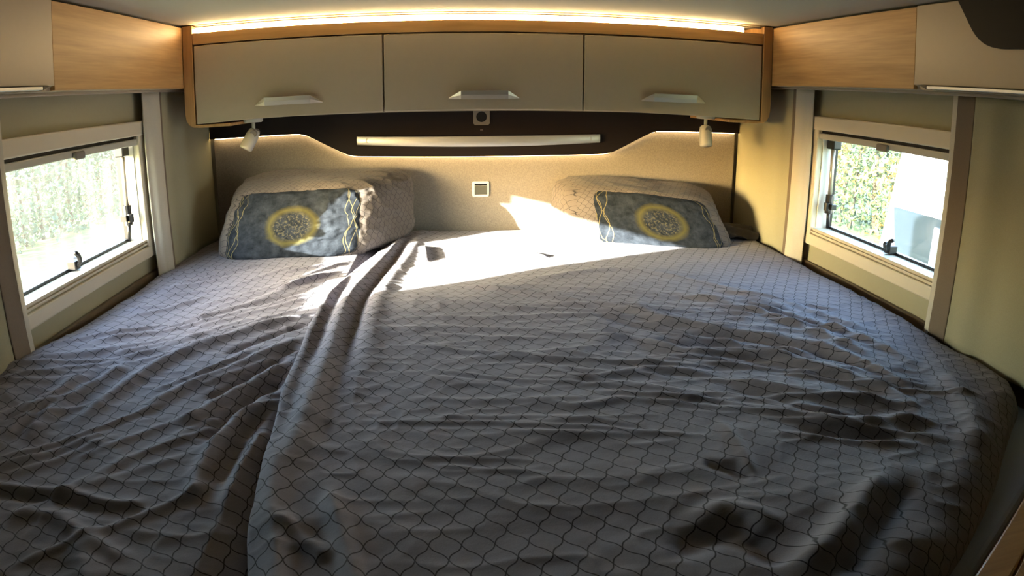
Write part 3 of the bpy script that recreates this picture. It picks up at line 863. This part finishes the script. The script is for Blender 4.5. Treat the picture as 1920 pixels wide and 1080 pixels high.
for k in range(48):
    cx, cy = rng.uniform(-0.95, -0.48), rng.uniform(-1.85, -0.50)
    L = rng.uniform(0.10, 0.20); sl = 1.1 + rng.normal(0, 0.25)
    FL.append(([(cx - L * 0.7, cy - L * 0.7 * sl), (cx + rng.normal(0, 0.006), cy), (cx + L * 0.7, cy + L * 0.7 * sl)], rng.uniform(0.003, 0.0065), rng.uniform(0.007, 0.012)))
Z = 0.004 + crumple(X, Y, 51)
for p_, h_, w_ in FL:
    Z += fold(X, Y, p_, h_, w_)
rise = np.exp(-((X + 1.0) / 0.13) ** 2)
Z += rise * np.interp(-Y, [0, 0.3, 1.1, 1.35, 2.2], [0.005, 0.012, 0.018, 0.040, 0.045])
Z -= 0.05 * np.clip((X + 0.42) / 0.10, 0, 1)
Z -= 0.012 * np.clip(1 - (X + 1.04) / 0.02, 0, 1)
Z -= 0.18 * np.clip((-2.06 - Y) / 0.12, 0, 1) ** 2
Z = np.maximum(Z, np.where(Y < -2.07, -0.2, -0.030))
t = thing('duvet', (-0.7, -1.1, -0.035), 'grey duvet with dark trellis print, creased and tucked under the other duvet', 'duvet')
ca, sa = math.cos(0.55), math.sin(0.55)
U = ca * X + sa * Y + 0.05 * vnoise(X, Y, 1.3, 41); V = -sa * X + ca * Y + 0.05 * vnoise(X, Y, 1.4, 42) + 0.8 * Z
height_mesh('cover', X, Y, Z, U, V, DUVET_R, t)

# ------------------------------------------------------------------ pillows
def pillow(label, bot, top, span, centre, seed, crease):
    """bot/top: front-left, front-right, back-right, back-left corners; span: range across the front that carries the print"""
    N = 60
    base = (sum(p[0] for p in bot) / 4, sum(p[1] for p in bot) / 4, min(p[2] for p in bot))
    t = thing('pillow', base, label, 'pillow', 'pillows against the headboard')
    B = [np.array(p) for p in bot]; T = [np.array(p) for p in top]
    def corner(u, v, w):
        f = lambda Q: (Q[0] * (1 - u) + Q[1] * u) * (1 - v) + (Q[3] * (1 - u) + Q[2] * u) * v
        return f(B) * (1 - w) + f(T) * w
    # rounded cube: project a cube's surface points towards a superellipsoid
    def place(c):
        u, v, w = c
        p = np.array([2 * u - 1, 2 * v - 1, 2 * w - 1])
        e = 6.5
        L = (np.abs(p) ** e).sum() ** (1 / e)
        s = p / L * 1.06 if L > 0 else p
        s = s * (0.30 / L + 0.70) if L > 1e-6 else s
        q3 = corner(*((s + 1) / 2))
        return q3
    faces = {'front': [], 'top': [], 'left': [], 'right': [], 'back': [], 'bottom': []}
    g = np.linspace(0, 1, N + 1)
    def grid(fn):
        return [[place(fn(a, b)) for a in g] for b in g]
    G = {'front': grid(lambda a, b: (a, 0, b)), 'back': grid(lambda a, b: (1 - a, 1, b)), 'left': grid(lambda a, b: (0, 1 - a, b)),
         'right': grid(lambda a, b: (1, a, b)), 'top': grid(lambda a, b: (a, b, 1)), 'bottom': grid(lambda a, b: (a, 1 - b, 0))}
    ctr = np.mean([p for k in G for r in G[k] for p in r], axis=0)
    def wrinkle(P):
        d_ = P - ctr; d_ = d_ / (np.linalg.norm(d_, axis=1)[:, None] + 1e-9)
        x, y, z = P[:, 0], P[:, 1], P[:, 2]
        a = 0.010 * vnoise(x + z, y - z, 5.0, seed) + crease * 0.008 * (1 - np.abs(vnoise(x + 0.6 * y, z * 2.2 + y, 11.0, seed + 1))) ** 2
        a += crease * 0.005 * (1 - np.abs(vnoise(x * 1.2 + 1.6 * y, z * 2 - x + 2.0 * y, 22.0, seed + 2))) ** 2
        return P + d_ * a[:, None]
    for k in G:
        arr = np.array(G[k]); G[k] = wrinkle(arr.reshape(-1, 3)).reshape(arr.shape)
    width = np.linalg.norm(B[1] - B[0])
    hgt = np.linalg.norm(T[0] - B[0])
    def emit_mesh(name, sel, m, uvf):
        vv, ff, uu = [], [], []
        for k in sel:
            o = len(vv)
            for j, r in enumerate(G[k]):
                for i, p in enumerate(r):
                    pt = p
                    vv.append(pt); uu.append(uvf(k, i / N, j / N, pt))
            for j in range(N):
                for i in range(N):
                    a = g[i] + 0.5 / N
                    if k == 'front' and (span[0] <= a <= span[1]) != (name == 'printed_panel'):
                        continue
                    ff.append((o + j * (N + 1) + i, o + j * (N + 1) + i + 1, o + (j + 1) * (N + 1) + i + 1, o + (j + 1) * (N + 1) + i))
        used = sorted({i for f in ff for i in f}); re = {a: b for b, a in enumerate(used)}
        me = bpy.data.meshes.new(name)
        b0 = np.array(base)
        me.from_pydata([tuple(vv[i] - b0) for i in used], [], [tuple(re[i] for i in f) for f in ff])
        lay = me.uv_layers.new(name='UVMap')
        for lp in me.loops:
            lay.data[lp.index].uv = uu[used[lp.vertex_index]]
        for p in me.polygons: p.use_smooth = True
        import bmesh
        bm = bmesh.new(); bm.from_mesh(me); bmesh.ops.remove_doubles(bm, verts=bm.verts, dist=0.0004); bmesh.ops.recalc_face_normals(bm, faces=bm.faces); bm.to_mesh(me); bm.free()
        me.materials.append(m)
        o = bpy.data.objects.new(name, me); COL.objects.link(o); o.parent = t
        return o
    uv_case = lambda k, a, b, p: (p[0] * 1.0 + 0.3 * p[1], (p[2] + p[1]) * 1.0) if k in ('top', 'front', 'back', 'bottom') else (p[1] + 0.2 * p[0], p[2])
    emit_mesh('pillowcase', ('front', 'back', 'left', 'right', 'top', 'bottom'), CASE, uv_case)
    sp = span[1] - span[0]
    emit_mesh('printed_panel', ('front',), PRINT, lambda k, a, b, p: ((a - centre[0]) * width * 0.95, (b - centre[1]) * hgt * 1.05))
    return t
pillow('trellis print pillow with gold ring panel, half in sunlight, leaning beside the left curtain',
       [(-0.885, -0.415, 0.005), (-0.405, -0.385, 0.008), (-0.235, -0.105, 0.012), (-0.945, -0.045, 0.005)],
       [(-0.840, -0.305, 0.225), (-0.400, -0.285, 0.225), (-0.240, -0.060, 0.265), (-0.855, -0.030, 0.275)], (0.0, 1.0), (0.50, 0.50), 61, 0.9)
pR = pillow('smoother trellis print pillow with gold ring panel leaning beside the right curtain',
       [(0.335, -0.250, 0.005), (0.860, -0.420, 0.005), (0.945, -0.050, 0.005), (0.265, -0.050, 0.010)],
       [(0.315, -0.185, 0.205), (0.800, -0.290, 0.170), (0.865, -0.035, 0.205), (0.285, -0.030, 0.232)], (0.16, 0.97), (0.58, 0.50), 77, 0.7)
# crumpled open end of the right pillowcase
rows = []
for j in range(9):
    f = j / 8
    rows.append([(0.885 + 0.125 * f + 0.006 * math.sin(k * 1.7 + f * 5), -0.30 + 0.20 * k / 14, 0.035 + 0.030 * math.sin(math.pi * k / 14) * (1 - 0.3 * f) + 0.008 * math.sin(k * 1.3 + f * 6)) for k in range(15)])
o = obj('case_flap', MB().sheet(rows), CASE, pR, smooth=True, solid=0.004)

# ------------------------------------------------------------------ oak cabinet at the cut corner of the bed
t = thing('side_cabinet', (0.80, -2.25, FZ), 'light oak cabinet top edge at the cut corner beside the bed foot', 'cabinet')
d_ = Vector((-0.203, -0.120)).normalized(); n_ = Vector((0.120, -0.203)).normalized()
P0 = Vector((0.708, -1.914))
def L2(s, o): return tuple(P0 + d_ * s + n_ * o)
a, b = -0.345, 0.52
obj('edge_band', MB().prism([L2(a, 0), L2(b, 0), L2(b, 0.040), L2(a, 0.040)], 'z', -0.50, 0.002), WOOD_X, t, bevel=0.003)
obj('joint', MB().prism([L2(a, 0.040), L2(b, 0.040), L2(b, 0.044), L2(a, 0.044)], 'z', -0.50, -0.012), WOOD_X, t)
obj('top_panel', MB().prism([L2(a, 0.044), L2(b, 0.044), L2(b, 0.20), (1.02, -2.62), (1.02, L2(a, 0.044)[1])], 'z', -0.03, 0.002), WOOD_Y, t, bevel=0.002)
obj('body', MB().prism([L2(a, 0.05), L2(b - 0.02, 0.05), L2(b - 0.02, 0.19), (1.015, -2.60), (1.015, L2(a, 0.05)[1])], 'z', FZ + 0.001, -0.031), WOOD_Z, t)

# ================================================================== outside
GZ = -1.65
struct('ground', MB().box(-40, 40, -40, 40, GZ - 0.2, GZ), GRASS)
def hedge(name, label, x0, x1, y0, y1, ztop, n, m, seed, size, bias):
    R = np.random.default_rng(seed)
    t = thing(name, ((x0 + x1) / 2, (y0 + y1) / 2, GZ), label, 'hedge')
    st = MB()
    for k in range(int((y1 - y0) / 0.6)):
        y = y0 + 0.3 + 0.6 * k
        xm = (x0 + x1) / 2 + R.normal(0, 0.1)
        st.tube([(xm, y, GZ), (xm + R.normal(0, 0.06), y + R.normal(0, 0.05), GZ + 0.8), (xm + R.normal(0, 0.12), y + R.normal(0, 0.15), ztop - 0.5)], [0.05, 0.04, 0.015], 6)
    obj('stem', st, STEM, t)
    c = np.stack([R.uniform(x0, x1, n), R.uniform(y0, y1, n), R.uniform(GZ + 0.05, ztop, n)], -1)
    c[:, 2] += 0.25 * vnoise(c[:, 1], c[:, 0], 0.9, seed) * ((c[:, 2] - GZ) / (ztop - GZ))
    c[:, 0] += 0.22 * vnoise(c[:, 1], c[:, 2], 1.6, seed + 1)
    A = R.normal(size=(n, 3)); A /= np.linalg.norm(A, axis=1)[:, None]
    Bv = np.cross(A, R.normal(size=(n, 3))); Bv /= np.linalg.norm(Bv, axis=1)[:, None]
    ln = (size * R.uniform(0.6, 1.3, n))[:, None]; wd = ln * 0.32
    Nn = np.cross(A, Bv)
    v = np.stack([c - A * ln * 0.5, c + Bv * wd + Nn * wd * 0.3, c + A * ln * 0.5, c - Bv * wd + Nn * wd * 0.3], 1).reshape(-1, 3)
    me = bpy.data.meshes.new('foliage')
    b = np.array(base_of(t))
    me.from_pydata((v - b).tolist(), [], np.arange(4 * n).reshape(n, 4).tolist())
    tint = np.clip(bias + 0.30 * vnoise(c[:, 1], c[:, 2], 1.8, seed + 2) + 0.28 * vnoise(c[:, 1], c[:, 2], 0.8, seed + 3) + R.normal(0, 0.16, n), 0, 1)
    at = me.attributes.new('tint', 'FLOAT', 'FACE'); at.data.foreach_set('value', tint.astype(np.float32))
    me.materials.append(m)
    o = bpy.data.objects.new('foliage', me); COL.objects.link(o); o.parent = t; o['kind'] = 'stuff'
    return t
hedge('hedge', 'autumn coloured hedge outside the window in the right wall', 6.9, 7.9, 1.5, 13.0, 2.1, 26000, LEAF_R, 5, 0.11, 0.45)
hedge('hedge', 'low pale green hedge outside the window in the left wall', -8.6, -7.4, 2.0, 15.0, 0.5, 16000, LEAF_L, 9, 0.13, 0.5)

# neighbouring white motorhome, seen through the right window
VX0, VX1 = 4.5, 6.6
t = thing('motorhome', (5.5, 1.0, GZ), 'white motorhome parked outside the window in the right wall', 'motorhome')
pf = rounded([(3.78, -1.25), (3.64, -0.90), (3.41, 0.16), (3.12, 1.25), (-2.6, 1.3), (-2.7, -1.25)], [0.08, 0.1, 0.2, 0.3, 0.1, 0.05], 5)
obj('body', MB().prism(pf, 'x', VX0, VX1), WHITEPAINT, t, bevel=0.04, seg=3)
obj('skirt', MB().box(VX0 + 0.02, VX1 - 0.02, -2.5, 3.6, -1.42, -1.24), GREYPAINT, t, bevel=0.02)
w_ = obj('side_window', MB().prism(rounded([(1.75, -1.08), (3.27, -1.08), (3.42, -0.425), (1.75, -0.405)], 0.03), 'x', VX0 - 0.012, VX0 + 0.01), DARKGLASS, t)  # blue-grey area low on the white side, modelled as a dark plate
obj('window_rim', MB().prism(rounded([(2.62, -1.06), (2.72, -1.06), (2.70, -0.50), (2.62, -0.50)], 0.02), 'x', VX0 - 0.03, VX0), GREYPAINT, w_)
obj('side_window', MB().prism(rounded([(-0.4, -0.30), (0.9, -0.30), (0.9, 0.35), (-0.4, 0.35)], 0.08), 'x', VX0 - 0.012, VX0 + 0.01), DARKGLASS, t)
for y in (2.75, -1.5):
    for x0_, x1_ in ((VX0 + 0.02, VX0 + 0.24), (VX1 - 0.24, VX1 - 0.02)):
        wh = obj('wheel', MB().tube([(x0_, y, GZ + 0.34), (x1_, y, GZ + 0.34)], 0.338, 28), RUBBER, t, bevel=0.03)
        obj('hub', MB().tube([(x0_ - 0.012, y, GZ + 0.34), (x0_ + 0.05, y, GZ + 0.34)], 0.19, 20), GREYPAINT, wh)

for o in list(bpy.data.objects):
    if '_base' in o:
        del o['_base']
